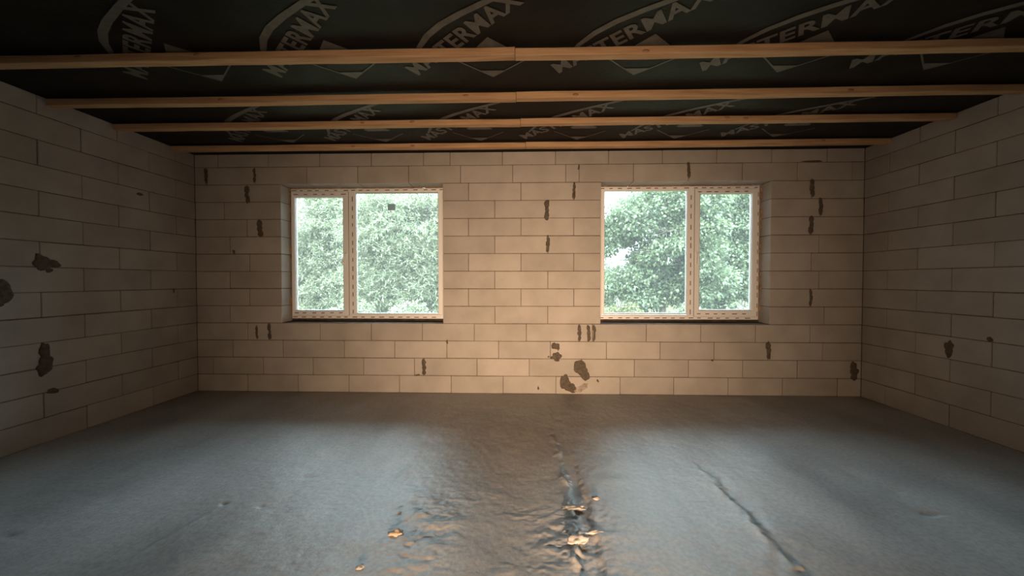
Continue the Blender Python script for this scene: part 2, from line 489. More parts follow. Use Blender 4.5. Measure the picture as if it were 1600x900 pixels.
# measured perpends, one list per course; the rest of each course follows the 0.6 m module
courses = [
    (0.0, 0.2, [-3.22, -2.62, -2.02, -1.43, -0.83, -0.233, 0.37, 1.095, 1.697, 2.301, 2.9, 3.5]),
    (0.2, 0.4, [-3.628, -3.03, -2.441, -1.847, -1.254, -1.14, -0.531, 0.066, 0.66, 1.255, 1.859, 2.46, 3.06, 3.66]),
    (0.4, 0.6, [-3.39, -2.794, -2.072, -1.483, -0.88, -0.285, 0.306, 0.94, 1.541, 2.141, 2.734, 3.33]),
    (0.6, 0.8, [-3.211, -2.958, -2.354, -1.754, -1.162, -0.563, 0.032, 0.631, 0.78, 1.386, 1.991, 2.595, 3.192]),
    (0.8, 1.0, [-3.419, -0.326, 0.275, 3.342]),
    (1.0, 1.2, [-3.18, -0.628, -0.029, 0.569, 3.193]),
    (1.2, 1.4, [-3.413, -0.328, 0.275, 3.281]),
    (1.4, 1.6, [-3.175, -0.627, -0.029, 0.567, 3.194]),
    (1.6, 1.8, [-3.407, -0.327, 0.275, 3.275]),
    (1.8, 2.0, [-3.202, -3.048, -0.626, -0.029, 0.566, 3.188]),
    (2.0, 2.2, [-3.469, -0.327, 0.267, 3.282]),
    (2.2, 2.4, [-3.194, -0.625, -0.03, 0.568, 3.189]),
    (2.4, 2.6, [-3.676, -3.1, -2.492, -1.9, -1.31, -0.716, -0.124, 0.475, 0.625, 1.231, 1.84, 2.43, 3.027, 3.62]),
    (2.6, ZT, [-3.535, -2.94, -2.34, -1.74, -1.14, -0.836, -0.24, 0.359, 0.953, 1.55, 2.15, 2.75, 3.35]),
]
for z0, z1, js in courses:
    ints = [(XL, XR)]
    if z0 >= OZ0 - 0.01 and z1 <= OZ1 + 0.01:
        ints = [(XL, OPEN[0][0]), (OPEN[0][1], OPEN[1][0]), (OPEN[1][1], XR)]
    for a, b in ints:
        cuts = [a] + [j for j in js if a + 0.03 < j < b - 0.03] + [b]
        for p, q in zip(cuts[:-1], cuts[1:]):
            # the joint is shared: widen outer ends so blocks reach corner and reveal
            put_block(wall_back, p - (JT / 2 if p == a else 0), q + (JT / 2 if q == b else 0), z0, z1, 'x')

# side walls: blocks up to just behind the camera, plain continuation further back
YS = -0.65
def side_wall(name, X, sgn, ax, anchor, label):
    m = MB()
    m.box(min(X + sgn * JD, X + sgn * (TH - JD)), max(X + sgn * JD, X + sgn * (TH - JD)), YS, YB + TH, -0.05, ZT - 0.005)
    w = m.build(name, M['mortar'])
    tag(w, label, 'wall', kind='structure')
    for k, (z0, z1, _) in enumerate(courses):
        off = anchor if k % 2 == 0 else anchor + 0.3
        y = off
        while y < YB: y += 0.6
        cuts = [YB]
        y -= 0.6
        while y > YS + 0.05:
            if y < YB - 0.04: cuts.append(y)
            y -= 0.6
        cuts.append(YS)
        cuts = cuts[::-1]
        for p, q in zip(cuts[:-1], cuts[1:]):
            put_block(w, p, q, z0, z1, ax)
    # continuation behind the camera
    xq = X
    v = [(xq, YR, -0.05), (xq, YS, -0.05), (xq, YS, ZT), (xq, YR, ZT), (xq + sgn * TH, YR, -0.05), (xq + sgn * TH, YS, -0.05), (xq + sgn * TH, YS, ZT), (xq + sgn * TH, YR, ZT)]
    f = [(0, 1, 2, 3), (4, 7, 6, 5), (0, 3, 7, 4), (1, 5, 6, 2), (3, 2, 6, 7), (0, 4, 5, 1)]
    o = mesh_obj('wall_stretch', v, f, M['far_wall'], w)
    uv = o.data.uv_layers.new(name='UVMap')
    for lp in o.data.loops:
        c = o.data.vertices[lp.vertex_index].co
        uv.data[lp.index].uv = (c.y + 10, c.z + 0.0)
    return w
wall_left = side_wall('wall_left', XL, -1, 'l', 3.22, 'dim aerated concrete block wall on the left')
wall_right = side_wall('wall_right', XR, 1, 'r', 3.48, 'dim aerated concrete block wall on the right')
v, f = box_geo(XL - TH, XR + TH, YR - TH, YR, -0.05, ZT)
wall_rear = mesh_obj('wall_rear', v, f, M['far_wall'])
uv = wall_rear.data.uv_layers.new(name='UVMap')
for lp in wall_rear.data.loops:
    c = wall_rear.data.vertices[lp.vertex_index].co
    uv.data[lp.index].uv = (c.x + 10, c.z)
tag(wall_rear, 'aerated concrete block wall behind the photographer', 'wall', kind='structure')

# ------------------------------------------------------------------ mortar smears on the walls
def blob(mb, cx, cz, w, h, seed, thick=0.005, rot=0.0, n=18, rough=0.22):
    """irregular low dome in (u, v, t) space"""
    r_ = random.Random(seed)
    ph = [r_.uniform(0, 6.28) for _ in range(5)]
    am = [r_.uniform(0.3, 1) for _ in range(5)]
    base = len(mb.v)
    rings = [(1.0, 0.0), (0.93, 0.6), (0.6, 0.95), (0.25, 1.0)]
    for s, t in rings:
        for i in range(n):
            a = 2 * math.pi * i / n
            k = 1 + rough * sum(am[q] * math.sin((q + 2) * a + ph[q]) for q in range(5)) / 2.2
            u, v = s * k * w / 2 * math.cos(a), s * k * h / 2 * math.sin(a)
            u, v = u * math.cos(rot) - v * math.sin(rot), u * math.sin(rot) + v * math.cos(rot)
            tt = thick * t * (0.75 + 0.5 * r_.random()) if t > 0 else -0.004
            mb.v.append((cx + u, cz + v, tt))
    mb.v.append((cx, cz, thick))
    for k in range(len(rings) - 1):
        for i in range(n):
            j = (i + 1) % n
            mb.f.append((base + k * n + i, base + k * n + j, base + (k + 1) * n + j, base + (k + 1) * n + i))
    k = len(rings) - 1
    for i in range(n):
        mb.f.append((base + k * n + i, base + k * n + (i + 1) % n, base + len(rings) * n))

def smear(parent, side, parts, mat='patch', name='mortar_smear'):
    mb = MB()
    for i, p in enumerate(parts):
        blob(mb, *p)
    if side == 'b': mb.v = [(u, YB - t, v) for u, v, t in mb.v]
    elif side == 'l': mb.v = [(XL + t, u, v) for u, v, t in mb.v]
    else: mb.v = [(XR - t, u, v) for u, v, t in mb.v]
    o = mb.build(name, M[mat], parent, True)
    bm = bmesh.new(); bm.from_mesh(o.data)
    bmesh.ops.recalc_face_normals(bm, faces=bm.faces)
    bm.to_mesh(o.data); bm.free()
    return o

def streak(parent, side, u, v, w, h, seed):
    r_ = random.Random(seed)
    parts = []
    n = 3
    for i in range(n):
        parts.append((u + r_.uniform(-0.15, 0.15) * w, v + h * (i - 1) * 0.30, w * r_.uniform(0.75, 1.15), h * 0.48, seed * 10 + i, 0.004 + 0.003 * r_.random(), r_.uniform(-0.15, 0.15), 16, 0.18))
    smear(parent, side, parts)

sd = 100
for u, v, w, h in [(-3.676, 2.503, 0.042, 0.17), (-3.1, 2.506, 0.035, 0.16), (-3.194, 2.286, 0.055, 0.19), (-3.048, 1.894, 0.058, 0.19),
                   (-3.10, 0.69, 0.03, 0.15), (-2.95, 0.70, 0.042, 0.18), (0.568, 2.301, 0.04, 0.18), (0.267, 2.09, 0.055, 0.22), (0.275, 1.706, 0.042, 0.18),
                   (1.839, 2.525, 0.042, 0.17), (3.189, 2.318, 0.055, 0.19), (3.282, 2.113, 0.048, 0.18), (3.188, 1.909, 0.055, 0.19), (3.193, 1.103, 0.042, 0.18),
                   (0.631, 0.695, 0.042, 0.18), (0.738, 0.695, 0.042, 0.18), (0.803, 0.695, 0.036, 0.18),
                   (-1.147, 0.295, 0.055, 0.18), (2.734, 0.508, 0.055, 0.19), (3.675, 0.284, 0.09, 0.20), (0.62, 2.565, 0.022, 0.05)]:
    sd += 1
    streak(wall_back, 'b', u, v, w, h, sd)
smear(wall_back, 'b', [(0.364, 0.545, 0.10, 0.075, 1, 0.006), (0.345, 0.565, 0.05, 0.05, 2, 0.005), (0.395, 0.535, 0.03, 0.09, 3, 0.004)])
smear(wall_back, 'b', [(0.38, 0.43, 0.10, 0.11, 4, 0.008), (0.33, 0.415, 0.06, 0.035, 5, 0.005), (0.285, 0.425, 0.02, 0.02, 6, 0.004), (0.385, 0.385, 0.05, 0.03, 7, 0.006)])
smear(wall_back, 'b', [(0.645, 0.30, 0.14, 0.20, 8, 0.008, 0.35, 20, 0.16), (0.70, 0.215, 0.10, 0.13, 9, 0.008, 0.3, 18, 0.15), (0.715, 0.275, 0.03, 0.05, 10, 0.004)])
smear(wall_back, 'b', [(0.475, 0.125, 0.13, 0.17, 11, 0.007, 0.2, 20, 0.18), (0.53, 0.075, 0.16, 0.11, 12, 0.006, -0.3), (0.48, 0.205, 0.045, 0.05, 13, 0.005)])
smear(wall_back, 'b', [(0.60, 0.05, 0.16, 0.07, 14, 0.004), (0.68, 0.085, 0.12, 0.07, 15, 0.004, 0.5)], 'patch_light')
smear(wall_back, 'b', [(0.169, 0.065, 0.02, 0.045, 16, 0.005)])
smear(wall_back, 'b', [(0.843, 0.155, 0.022, 0.04, 17, 0.005, 0.4)])
smear(wall_back, 'b', [(2.121, 0.396, 0.024, 0.024, 18, 0.006)])
smear(wall_back, 'b', [(-1.22, 0.205, 0.07, 0.018, 19, 0.004, 0.2)])
smear(wall_back, 'b', [(-0.875, 0.59, 0.022, 0.05, 20, 0.004, 0.1)])
smear(wall_back, 'b', [(3.19, 2.61, 0.22, 0.02, 21, 0.004, 0.0)])
smear(wall_back, 'b', [(-3.36, 1.625, 0.03, 0.05, 22, 0.004, 0.4)])
# left wall and right wall
smear(wall_left, 'l', [(2.93, 1.435, 0.12, 0.13, 30, 0.007), (2.99, 1.43, 0.13, 0.07, 31, 0.006, -0.25), (2.975, 1.375, 0.05, 0.04, 32, 0.004)])
smear(wall_left, 'l', [(2.685, 1.215, 0.15, 0.17, 33, 0.008), (2.66, 1.15, 0.09, 0.10, 34, 0.007)])
smear(wall_left, 'l', [(2.935, 0.72, 0.075, 0.16, 35, 0.008), (2.94, 0.63, 0.09, 0.16, 36, 0.008), (2.915, 0.585, 0.08, 0.10, 37, 0.007)])
smear(wall_left, 'l', [(2.98, 0.40, 0.09, 0.045, 38, 0.005, -0.2)])
smear(wall_left, 'l', [(3.72, 2.15, 0.06, 0.03, 39, 0.005)])
smear(wall_left, 'l', [(4.07, 1.18, 0.02, 0.05, 40, 0.005)])
smear(wall_right, 'r', [(3.487, 0.715, 0.075, 0.10, 41, 0.007), (3.487, 0.66, 0.065, 0.09, 42, 0.007)])
smear(wall_right, 'r', [(3.195, 0.82, 0.04, 0.04, 43, 0.005)])

# ------------------------------------------------------------------ ceiling membrane and its print
BAT_Y = [2.49, 3.05, 3.543, 4.126]       # rear lower edge of each row of battens
BAT_W, BAT_H, BAT_Z = 0.068, 0.05, 2.695

def mem_z(x, y):
    x = np.asarray(x, float); y = np.asarray(y, float)
    ex = np.clip(np.minimum(np.minimum(x - XL, XR - x), np.minimum(YB - y, y - YR)) / 0.2, 0, 1)
    wv = 0.007 * vnoise(x, y, 1.7, 51) + 0.004 * vnoise(x * 0.7, y * 1.6, 4.0, 52)
    return 2.7525 + ex * (0.0085 + wv)

ceiling = grid_mesh('ceiling', np.arange(XL - TH, XR + TH + 0.02, 0.05), np.arange(YR - TH, YB + TH + 0.02, 0.05), mem_z, M['membrane'])
tag(ceiling, 'black roofing membrane ceiling with grey diagonal printing', 'ceiling', kind='structure')

def text_geo(s):
    cu = bpy.data.curves.new('lettering', 'FONT')
    cu.body = s
    cu.offset = 0.028
    cu.resolution_u = 3
    cu.space_character = 1.06
    o = bpy.data.objects.new('lettering', cu)
    C.objects.link(o)
    bpy.context.view_layer.update()
    dg = bpy.context.evaluated_depsgraph_get()
    me = bpy.data.meshes.new_from_object(o.evaluated_get(dg))
    bpy.data.objects.remove(o); bpy.data.curves.remove(cu)
    bm = bmesh.new(); bm.from_mesh(me); bpy.data.meshes.remove(me)
    xs = [v.co.x for v in bm.verts]; ys = [v.co.y for v in bm.verts]
    w = max(xs) - min(xs); h = max(ys) - min(ys); x0, y0 = min(xs), min(ys)
    for v in bm.verts:
        v.co = ((v.co.x - x0) / w, (v.co.y - y0) / h, 0)
    bmesh.ops.triangulate(bm, faces=bm.faces)
    vs = [tuple(v.co[:2]) for v in bm.verts]
    bm.verts.index_update()
    fs = [tuple(v.index for v in f_.verts) for f_ in bm.faces]
    bm.free()
    return vs, fs
TXT_V, TXT_F = text_geo('MASTERMAX')

def subdivide(vs, fs, maxlen=0.05):
    for _ in range(3):
        nv = list(vs); nf = []; cache = {}
        def mid(a, b):
            k = (min(a, b), max(a, b))
            if k not in cache:
                cache[k] = len(nv)
                nv.append(((vs[a][0] + vs[b][0]) / 2, (vs[a][1] + vs[b][1]) / 2))
            return cache[k]
        L = max(math.dist(vs[a], vs[b]) for t in fs for a, b in ((t[0], t[1]), (t[1], t[2]), (t[2], t[0])))
        if L < maxlen: break
        for a, b, c in fs:
            ab, bc, ca = mid(a, b), mid(b, c), mid(c, a)
            nf += [(a, ab, ca), (b, bc, ab), (c, ca, bc), (ab, bc, ca)]
        vs, fs = nv, nf
    return vs, fs

def strip(pts, w):
    """flat ribbon along a polyline, as triangles"""
    vs, fs = [], []
    for i, p in enumerate(pts):
        a = pts[max(i - 1, 0)]; b = pts[min(i + 1, len(pts) - 1)]
        dx, dy = b[0] - a[0], b[1] - a[1]; l = math.hypot(dx, dy)
        nx, ny = -dy / l, dx / l
        ww = w if not isinstance(w, list) else w[i]
        vs += [(p[0] + nx * ww / 2, p[1] + ny * ww / 2), (p[0] - nx * ww / 2, p[1] - ny * ww / 2)]
    for i in range(len(pts) - 1):
        a = 2 * i
        fs += [(a, a + 1, a + 3), (a, a + 3, a + 2)]
    return vs, fs

def logo_parts(ox, oy):
    """plan coordinates relative to the start of the base line of the lettering"""
    t = Vector((0.752, -0.702)); up = Vector((-0.064, -0.099)); L = 1.03
    out = []
    vs = [tuple(Vector((ox, oy)) + t.normalized() * (u * L) + up * 1.12 * v) for u, v in TXT_V]
    out.append(('print_lettering', *subdivide(vs, TXT_F, 0.06)))
    P = lambda l: [(ox + a, oy + b) for a, b in l]
    # roof-shaped stroke above the lettering
    arc = P([(0.03, -0.19), (0.09, -0.33), (0.17, -0.445), (0.27, -0.54), (0.40, -0.63), (0.58, -0.735), (0.78, -0.84)])
    vs, fs = strip(arc, [0.02, 0.032, 0.042, 0.044, 0.042, 0.038, 0.034])
    out.append(('print_stroke', *subdivide(vs, fs, 0.06)))
    # rhombus below it: filled upper and lower corner, thin outline
    cx, cy = ox + 0.53, oy - 0.20
    hw, hh = 0.25, 0.225
    up_ = [(cx, cy - hh), (cx - hw * 0.42, cy - hh * 0.42), (cx - hw * 0.30, cy - hh * 0.28), (cx + hw * 0.52, cy - hh * 0.30), (cx + hw * 0.60, cy - hh * 0.40)]
    out.append(('print_patch', *subdivide(up_, [(0, 2, 1), (0, 3, 2), (0, 4, 3)], 0.06)))
    lo_ = [(cx, cy + hh), (cx - hw * 0.36, cy + hh * 0.64), (cx + hw * 0.36, cy + hh * 0.64)]
    out.append(('print_patch', *subdivide(lo_, [(0, 1, 2)], 0.06)))
    ring = [(cx - hw, cy), (cx, cy + hh), (cx + hw, cy)]
    vs, fs = strip(ring, 0.012)
    out.append(('print_outline', *subdivide(vs, fs, 0.06)))
    return out

logo_spots = [(-0.748 + k, 2.757) for k in range(-2, 4)] + [(-0.978 + k, 4.01) for k in range(-2, 4)] + [(-0.52 + k, 1.50) for k in range(-2, 4)]
for ox, oy in logo_spots:
    for nm, vs, fs in logo_parts(ox, oy):
        a = np.array(vs)
        z = mem_z(a[:, 0], a[:, 1]) - 0.0035
        mesh_obj(nm, [(p[0], p[1], q) for p, q in zip(vs, z)], fs, M['print'], ceiling)

# ------------------------------------------------------------------ ceiling battens
def batten(x0, x1, yb, zb, seed, label, w=BAT_W, h=BAT_H):
    n = 46
    r_ = random.Random(seed)
    root_v, root_f = [], []
    o1, o2 = r_.uniform(0, 50), r_.uniform(0, 50)
    for i in range(n + 1):
        x = x0 + (x1 - x0) * i / n
        dy = 0.012 * mnoise.noise((x * 0.5, o1, 0)) + 0.0025 * mnoise.noise((x * 3.1, o1, 3))
        dz = 0.006 * mnoise.noise((x * 0.6, o2, 0)) + 0.002 * mnoise.noise((x * 4.0, o2, 5))
        hh = h + 0.003 * mnoise.noise((x * 2.0, o1, 9)); ww = w + 0.004 * mnoise.noise((x * 1.6, o2, 9))
        c = 0.004
        y1_, y0_, z0_, z1_ = yb + dy, yb + dy - ww, zb + dz, zb + hh
        prof = [(y0_ + c, z0_), (y1_ - c, z0_), (y1_, z0_ + c), (y1_, z1_ - c), (y1_ - c, z1_), (y0_ + c, z1_), (y0_, z1_ - c), (y0_, z0_ + c)]
        root_v += [(x - x0, p - yb, q - zb) for p, q in prof]
    for i in range(n):
        for k in range(8):
            a = i * 8 + k; b = i * 8 + (k + 1) % 8
            root_f.append((a, b, b + 8, a + 8))
    root_f.append(tuple(range(7, -1, -1)))
    root_f.append(tuple(n * 8 + k for k in range(8)))
    o = mesh_obj('ceiling_batten', root_v, root_f, M['wood'])
    o.location = (x0, yb, zb)
    bm = bmesh.new(); bm.from_mesh(o.data); bmesh.ops.recalc_face_normals(bm, faces=bm.faces); bm.to_mesh(o.data); bm.free()
    tag(o, label, 'batten', 'pine battens under the membrane')
    # a few knots on the face turned to the camera
    for k in range(r_.choice([1, 2, 2])):
        kx = r_.uniform(0.1, 0.9) * (x1 - x0)
        i = int(kx / (x1 - x0) * n)
        yf = root_v[i * 8 + 6][1]
        zc = r_.uniform(0.35, 0.7) * h
        vs = [(kx, yf - 0.0022, zc)]; nn = 10
        for q in range(nn):
            a = 2 * math.pi * q / nn
            vs.append((kx + 0.024 * math.cos(a), yf - 0.0004, zc + 0.011 * math.sin(a)))
        for q in range(nn):
            a = 2 * math.pi * q / nn
            vs.append((kx + 0.025 * math.cos(a), yf + 0.006, zc + 0.0115 * math.sin(a)))
        fs = [(0, 1 + (q + 1) % nn, 1 + q) for q in range(nn)] + [(1 + q, 1 + (q + 1) % nn, 11 + (q + 1) % nn, 11 + q) for q in range(nn)]
        mesh_obj('knot', vs, fs, M['knot'], o, True)
    return o
rows_txt = ['row nearest the camera', 'second row from the camera', 'third row from the camera', 'row closest to the window wall']
for i, yb in enumerate(BAT_Y):
    xj = [-0.055, -0.060, -0.03, 0.02][i]
    dy = [0.0, 0.0, -0.006, 0.0][i]
    lap = i == 0
    zl = BAT_Z - (0.0 if not lap else -0.004)
    batten(XL + 0.004, xj, yb - (0.012 if lap else 0.0), BAT_Z - (0.002 if i == 1 else 0), 11 + i, 'sawn pine ceiling batten, left length of the ' + rows_txt[i], w=BAT_W + (0.004 if lap else 0), h=BAT_H)
    batten(xj + 0.003, XR - 0.004, yb + dy, BAT_Z + (0.003 if i in (1, 2) else 0), 31 + i, 'sawn pine ceiling batten, right length of the ' + rows_txt[i])

# ------------------------------------------------------------------ windows
FD = 0.185          # frame face lies this far behind the wall face
FT = 0.05           # visible frame thickness built
def ring_boxes(o, i, y0, y1):
    (a, b, c, d), (p, q, r, s) = o, i      # x0,x1,z0,z1
    return [(a, b, y0, y1, s, d), (a, b, y0, y1, c, r), (a, p, y0, y1, r, s), (q, b, y0, y1, r, s)]

def ring_bm(o, i, y0, y1, slope=0.008):
    """frame ring with its inner edge chamfered towards the glass"""
    bm = bmesh.new()
    def loop(r, y):
        x0, x1, z0, z1 = r
        return [bm.verts.new(p) for p in ((x0, y, z0), (x1, y, z0), (x1, y, z1), (x0, y, z1))]
    ii = (i[0] - slope, i[1] + slope, i[2] - slope, i[3] + slope)
    oo = (o[0] + 0.003, o[1] - 0.003, o[2] + 0.003, o[3] - 0.003)
    L = [loop(o, y1), loop(o, y0 + 0.003), loop(oo, y0), loop(ii, y0), loop(i, y0 + slope), loop(i, y1)]
    for a, b in zip(L, L[1:] + L[:1]):
        for k in range(4):
            j = (k + 1) % 4
            bm.faces.new((a[k], a[j], b[j], b[k]))
    bmesh.ops.recalc_face_normals(bm, faces=bm.faces)
    return bm

def dashes(mb, x0, x1, z0, z1, y, horiz, r_):
    """printed marks of the protective film along a frame member"""
    p = 0.105; L = 0.055; hgt = 0.0095
    a, b = (x0, x1) if horiz else (z0, z1)
    t = a + 0.01
    k = 0
    while t + L < b:
        l = L * r_.uniform(0.7, 1.15)
        if horiz:
            c = (z0 + z1) / 2 + r_.uniform(-0.001, 0.001)
            mb.add([(t, y, c - hgt / 2), (t + l, y, c - hgt / 2 + 0.001), (t + l, y, c + hgt / 2 + 0.001), (t, y, c + hgt / 2)], [(0, 1, 2, 3)])
        else:
            c = (x0 + x1) / 2
            mb.add([(c - hgt / 2, y, t), (c + hgt / 2, y, t), (c + hgt / 2, y, t + l), (c - hgt / 2, y, t + l)], [(0, 1, 2, 3)])
        t += p * r_.uniform(0.85, 1.2)
        k += 1

def window(name, F, fix, sash_o, sash_g, mull, hx, htilt, label, foam_side, op):
    w = empty(name, ((F[0] + F[1]) / 2, YB + FD, OZ0))
    tag(w, label, 'window', kind='structure')
    L = w.location
    loc = lambda bm: bmesh.ops.translate(bm, verts=bm.verts, vec=-L)
    y0 = YB + FD; y1 = y0 + FT
    # outer frame: ring plus mullion
    ins = 0.038
    bm = ring_bm(F, (F[0] + ins, F[1] - ins, F[2] + 0.052, F[3] - 0.048), y0, y1)
    loc(bm); fr = bm_obj('frame', bm, M['pvc'], w)
    bm = bevel_bm([(mull[0], mull[1], y0 + 0.001, y1, F[2] + 0.045, F[3] - 0.040)], 0.003)
    loc(bm); bm_obj('mullion', bm, M['pvc'], w)
    # glazing bead of the fixed light
    fb = (min(fix[0] - 0.012, F[0] + ins - 0.004) if fix[0] < mull[0] else fix[0] - 0.012, max(fix[1] + 0.012, F[1] - ins + 0.004) if fix[1] > mull[1] else fix[1] + 0.012, fix[2] - 0.012, fix[3] + 0.012)
    bm = ring_bm(fb, fix, y0 + 0.006, y1 - 0.004, 0.006)
    loc(bm); bm_obj('glazing_bead', bm, M['pvc'], w)
    def pane(g, yy, par):
        bm = bevel_bm([(g[0] - 0.006, g[1] + 0.006, yy, yy + 0.006, g[2] - 0.006, g[3] + 0.006)], 0.0006)
        loc(bm); p = bm_obj('pane', bm, M['glass'], par)
        q = 0.004
        bm = ring_bm((g[0] - 0.004, g[1] + 0.004, g[2] - 0.004, g[3] + 0.004), (g[0] + q, g[1] - q, g[2] + q, g[3] - q), yy + 0.008, yy + 0.020, 0.001)
        loc(bm); bm_obj('spacer', bm, M['spacer'], par)
        return p
    pf = pane(fix, y0 + 0.024, w)
    # opening sash
    ys = y0 - 0.016
    bm = ring_bm(sash_o, sash_g, ys, y0 + 0.045, 0.012)
    loc(bm); sa = bm_obj('sash', bm, M['pvc'], w)
    pane(sash_g, y0 + 0.016, sa)
    # dark gasket line between sash and frame
    g2 = (sash_o[0] - 0.004, sash_o[1] + 0.004, sash_o[2] - 0.004, sash_o[3] + 0.004)
    bm = ring_bm(g2, sash_o, y0 - 0.002, y0 + 0.01, 0.001)
    loc(bm); bm_obj('gasket', bm, M['gasket'], sa)
    # handle: base plate, neck and lever
    hz = 1.60
    bm = bevel_bm([(hx - 0.014, hx + 0.014, ys - 0.010, ys + 0.001, hz - 0.035, hz + 0.035)], 0.004, 2)
    c0 = Vector((hx, ys - 0.008, hz))
    ret = bmesh.ops.create_cone(bm, cap_ends=True, segments=14, radius1=0.009, radius2=0.008, depth=0.03)
    bmesh.ops.rotate(bm, verts=ret['verts'], cent=(0, 0, 0), matrix=Matrix.Rotation(math.pi / 2, 3, 'X'))
    bmesh.ops.translate(bm, verts=ret['verts'], vec=c0 + Vector((0, -0.014, 0)))
    lb = bevel_bm([(-0.010, 0.010, -0.012, 0.0, -0.115, 0.012)], 0.0045, 2)
    bmesh.ops.rotate(lb, verts=lb.verts, cent=(0, 0, 0), matrix=Matrix.Rotation(htilt, 3, 'Y'))
    bmesh.ops.translate(lb, verts=lb.verts, vec=c0 + Vector((0, -0.024, 0)))
    me = bpy.data.meshes.new('t'); lb.to_mesh(me); lb.free(); bm.from_mesh(me); bpy.data.meshes.remove(me)
    loc(bm); bm_obj('handle', bm, M['pvc'], sa, True)
    # printed marks of the protective film
    r_ = random.Random(len(name) + int(F[0] * 10))
    mb = MB()
    yd = y0 - 0.0006
    dashes(mb, F[0], F[1], F[2] + 0.012, F[2] + 0.022, yd, True, r_)
    dashes(mb, F[0], F[1], F[3] - 0.024, F[3] - 0.014, yd, True, r_)
    dashes(mb, F[0] + 0.006, F[0] + 0.016, F[2] + 0.03, F[3] - 0.03, yd, False, r_)
    dashes(mb, F[1] - 0.020, F[1] - 0.010, F[2] + 0.03, F[3] - 0.03, yd, False, r_)
    mx = mull[2]
    dashes(mb, mx - 0.004, mx + 0.004, F[2] + 0.05, F[3] - 0.05, y0 + 0.0004, False, r_)
    yd = ys - 0.0006
    dashes(mb, sash_o[0] + 0.02, sash_o[1] - 0.02, sash_o[2] + 0.028, sash_o[2] + 0.036, yd, True, r_)
    dashes(mb, sash_o[0] + 0.02, sash_o[1] - 0.02, sash_o[3] - 0.036, sash_o[3] - 0.028, yd, True, r_)
    mb.v = [(a - L.x, b - L.y, c - L.z) for a, b, c in mb.v]
    o = mb.build('film_print', M['film'], w)
    tag(o, 'rows of small brown printed marks on protective film', kind='stuff')
    # foam filling between frame and reveal
    mb = MB()
    def foam_strip(p0, p1, q0, q1, vertical, n):
        for k in range(n):
            t0 = p0 + (p1 - p0) * k / n; t1 = p0 + (p1 - p0) * (k + 1) / n
            e1 = r_.uniform(-0.003, 0.006); yy = y0 + r_.uniform(0.004, 0.014)
            if vertical: mb.box(q0, q1 + e1, yy, y1, t0, t1)
            else: mb.box(t0, t1, yy, y1, q0, q1 + e1)
    top = (F[3] - 0.002, OZ1 - 0.004)
    foam_strip(F[0], F[1], top[0], top[1], False, 40)
    foam_strip(F[2], F[3], op[0] + 0.001, F[0] + 0.001, True, 36)
    foam_strip(F[2], F[3], F[1] - 0.001, op[1] - 0.006, True, 36)
    # smeared lumps along the reveal
    xs = op[0] + 0.004 if foam_side < 0 else op[1] - 0.004
    for k in range(18):
        zc = r_.uniform(F[2], F[3]); s = r_.uniform(0.01, 0.022); dpt = r_.uniform(0.008, 0.03)
        if foam_side < 0: mb.box(op[0] - 0.001, op[0] + s * 0.8, y0 - dpt, y0 + 0.01, zc - s * 1.4, zc + s * 1.4)
        else: mb.box(op[1] - s * 0.8, op[1] + 0.001, y0 - dpt, y0 + 0.01, zc - s * 1.4, zc + s * 1.4)
    mb.v = [(a - L.x, b - L.y, c - L.z) for a, b, c in mb.v]
    mb.build('foam', M['foam'], w)
    # dark strip the frame stands on
    mb = MB()
    n = 30
    for k in range(n):
        t0 = op[0] + 0.004 + (op[1] - op[0] - 0.008) * k / n; t1 = op[0] + 0.004 + (op[1] - op[0] - 0.008) * (k + 1) / n
        mb.box(t0, t1, y0 + 0.006 + r_.uniform(0, 0.004), y1 + 0.004, OZ0 + 0.001, F[2] + 0.004)
    mb.v = [(a - L.x, b - L.y, c - L.z) for a, b, c in mb.v]
    mb.build('support_strip', M['sill'], w)
    return w, pf, L

F1 = (-2.792, -0.934, 0.836, 2.388)
w1, pane1, L1 = window('window_1', F1,
       fix=(-2.008, -1.020, 0.898, 2.340), sash_o=(-2.782, -2.093, 0.872, 2.352), sash_g=(-2.742, -2.160, 0.936, 2.290),
       mull=(-2.094, -2.018, -2.046), hx=-2.115, htilt=0.35,
       label='white plastic window left of the middle, opening sash on its left', foam_side=-1, op=OPEN[0])
F2 = (0.886, 2.730, 0.836, 2.388)
w2, pane2, L2 = window('window_2', F2,
       fix=(0.954, 1.908, 0.908, 2.350), sash_o=(1.990, 2.705, 0.872, 2.352), sash_g=(2.052, 2.645, 0.950, 2.302),
       mull=(1.918, 1.991, 1.950), hx=2.015, htilt=0.0,
       label='white plastic window right of the middle, opening sash on its right', foam_side=1, op=OPEN[1])
# maker's stickers on the panes of the left window
def sticker(parent, L, cx, cz, w, h, y):
    mb = MB().add([(cx + a * w / 2 - L.x, y - L.y, cz + b * h / 2 - L.z) for a, b in ((-1, -1), (1, -1), (1, 1), (-1, 1))], [(0, 1, 2, 3)])
    o = mb.build('sticker', M['sticker'], parent)
    return o
sticker(w1, L1, -1.58, 2.17, 0.092, 0.076, YB + FD + 0.022)

# portals let the renderer find the daylight through the two openings
for a, b in OPEN:
    ld = bpy.data.lights.new('daylight_portal', 'AREA')
    ld.shape = 'RECTANGLE'; ld.size = b - a; ld.size_y = OZ1 - OZ0
    ld.cycles.is_portal = True
    lo = bpy.data.objects.new('daylight_portal', ld); C.objects.link(lo)
    lo.location = ((a + b) / 2, YB + TH + 0.02, (OZ0 + OZ1) / 2)
    lo.rotation_euler = (-math.pi / 2, 0, 0)

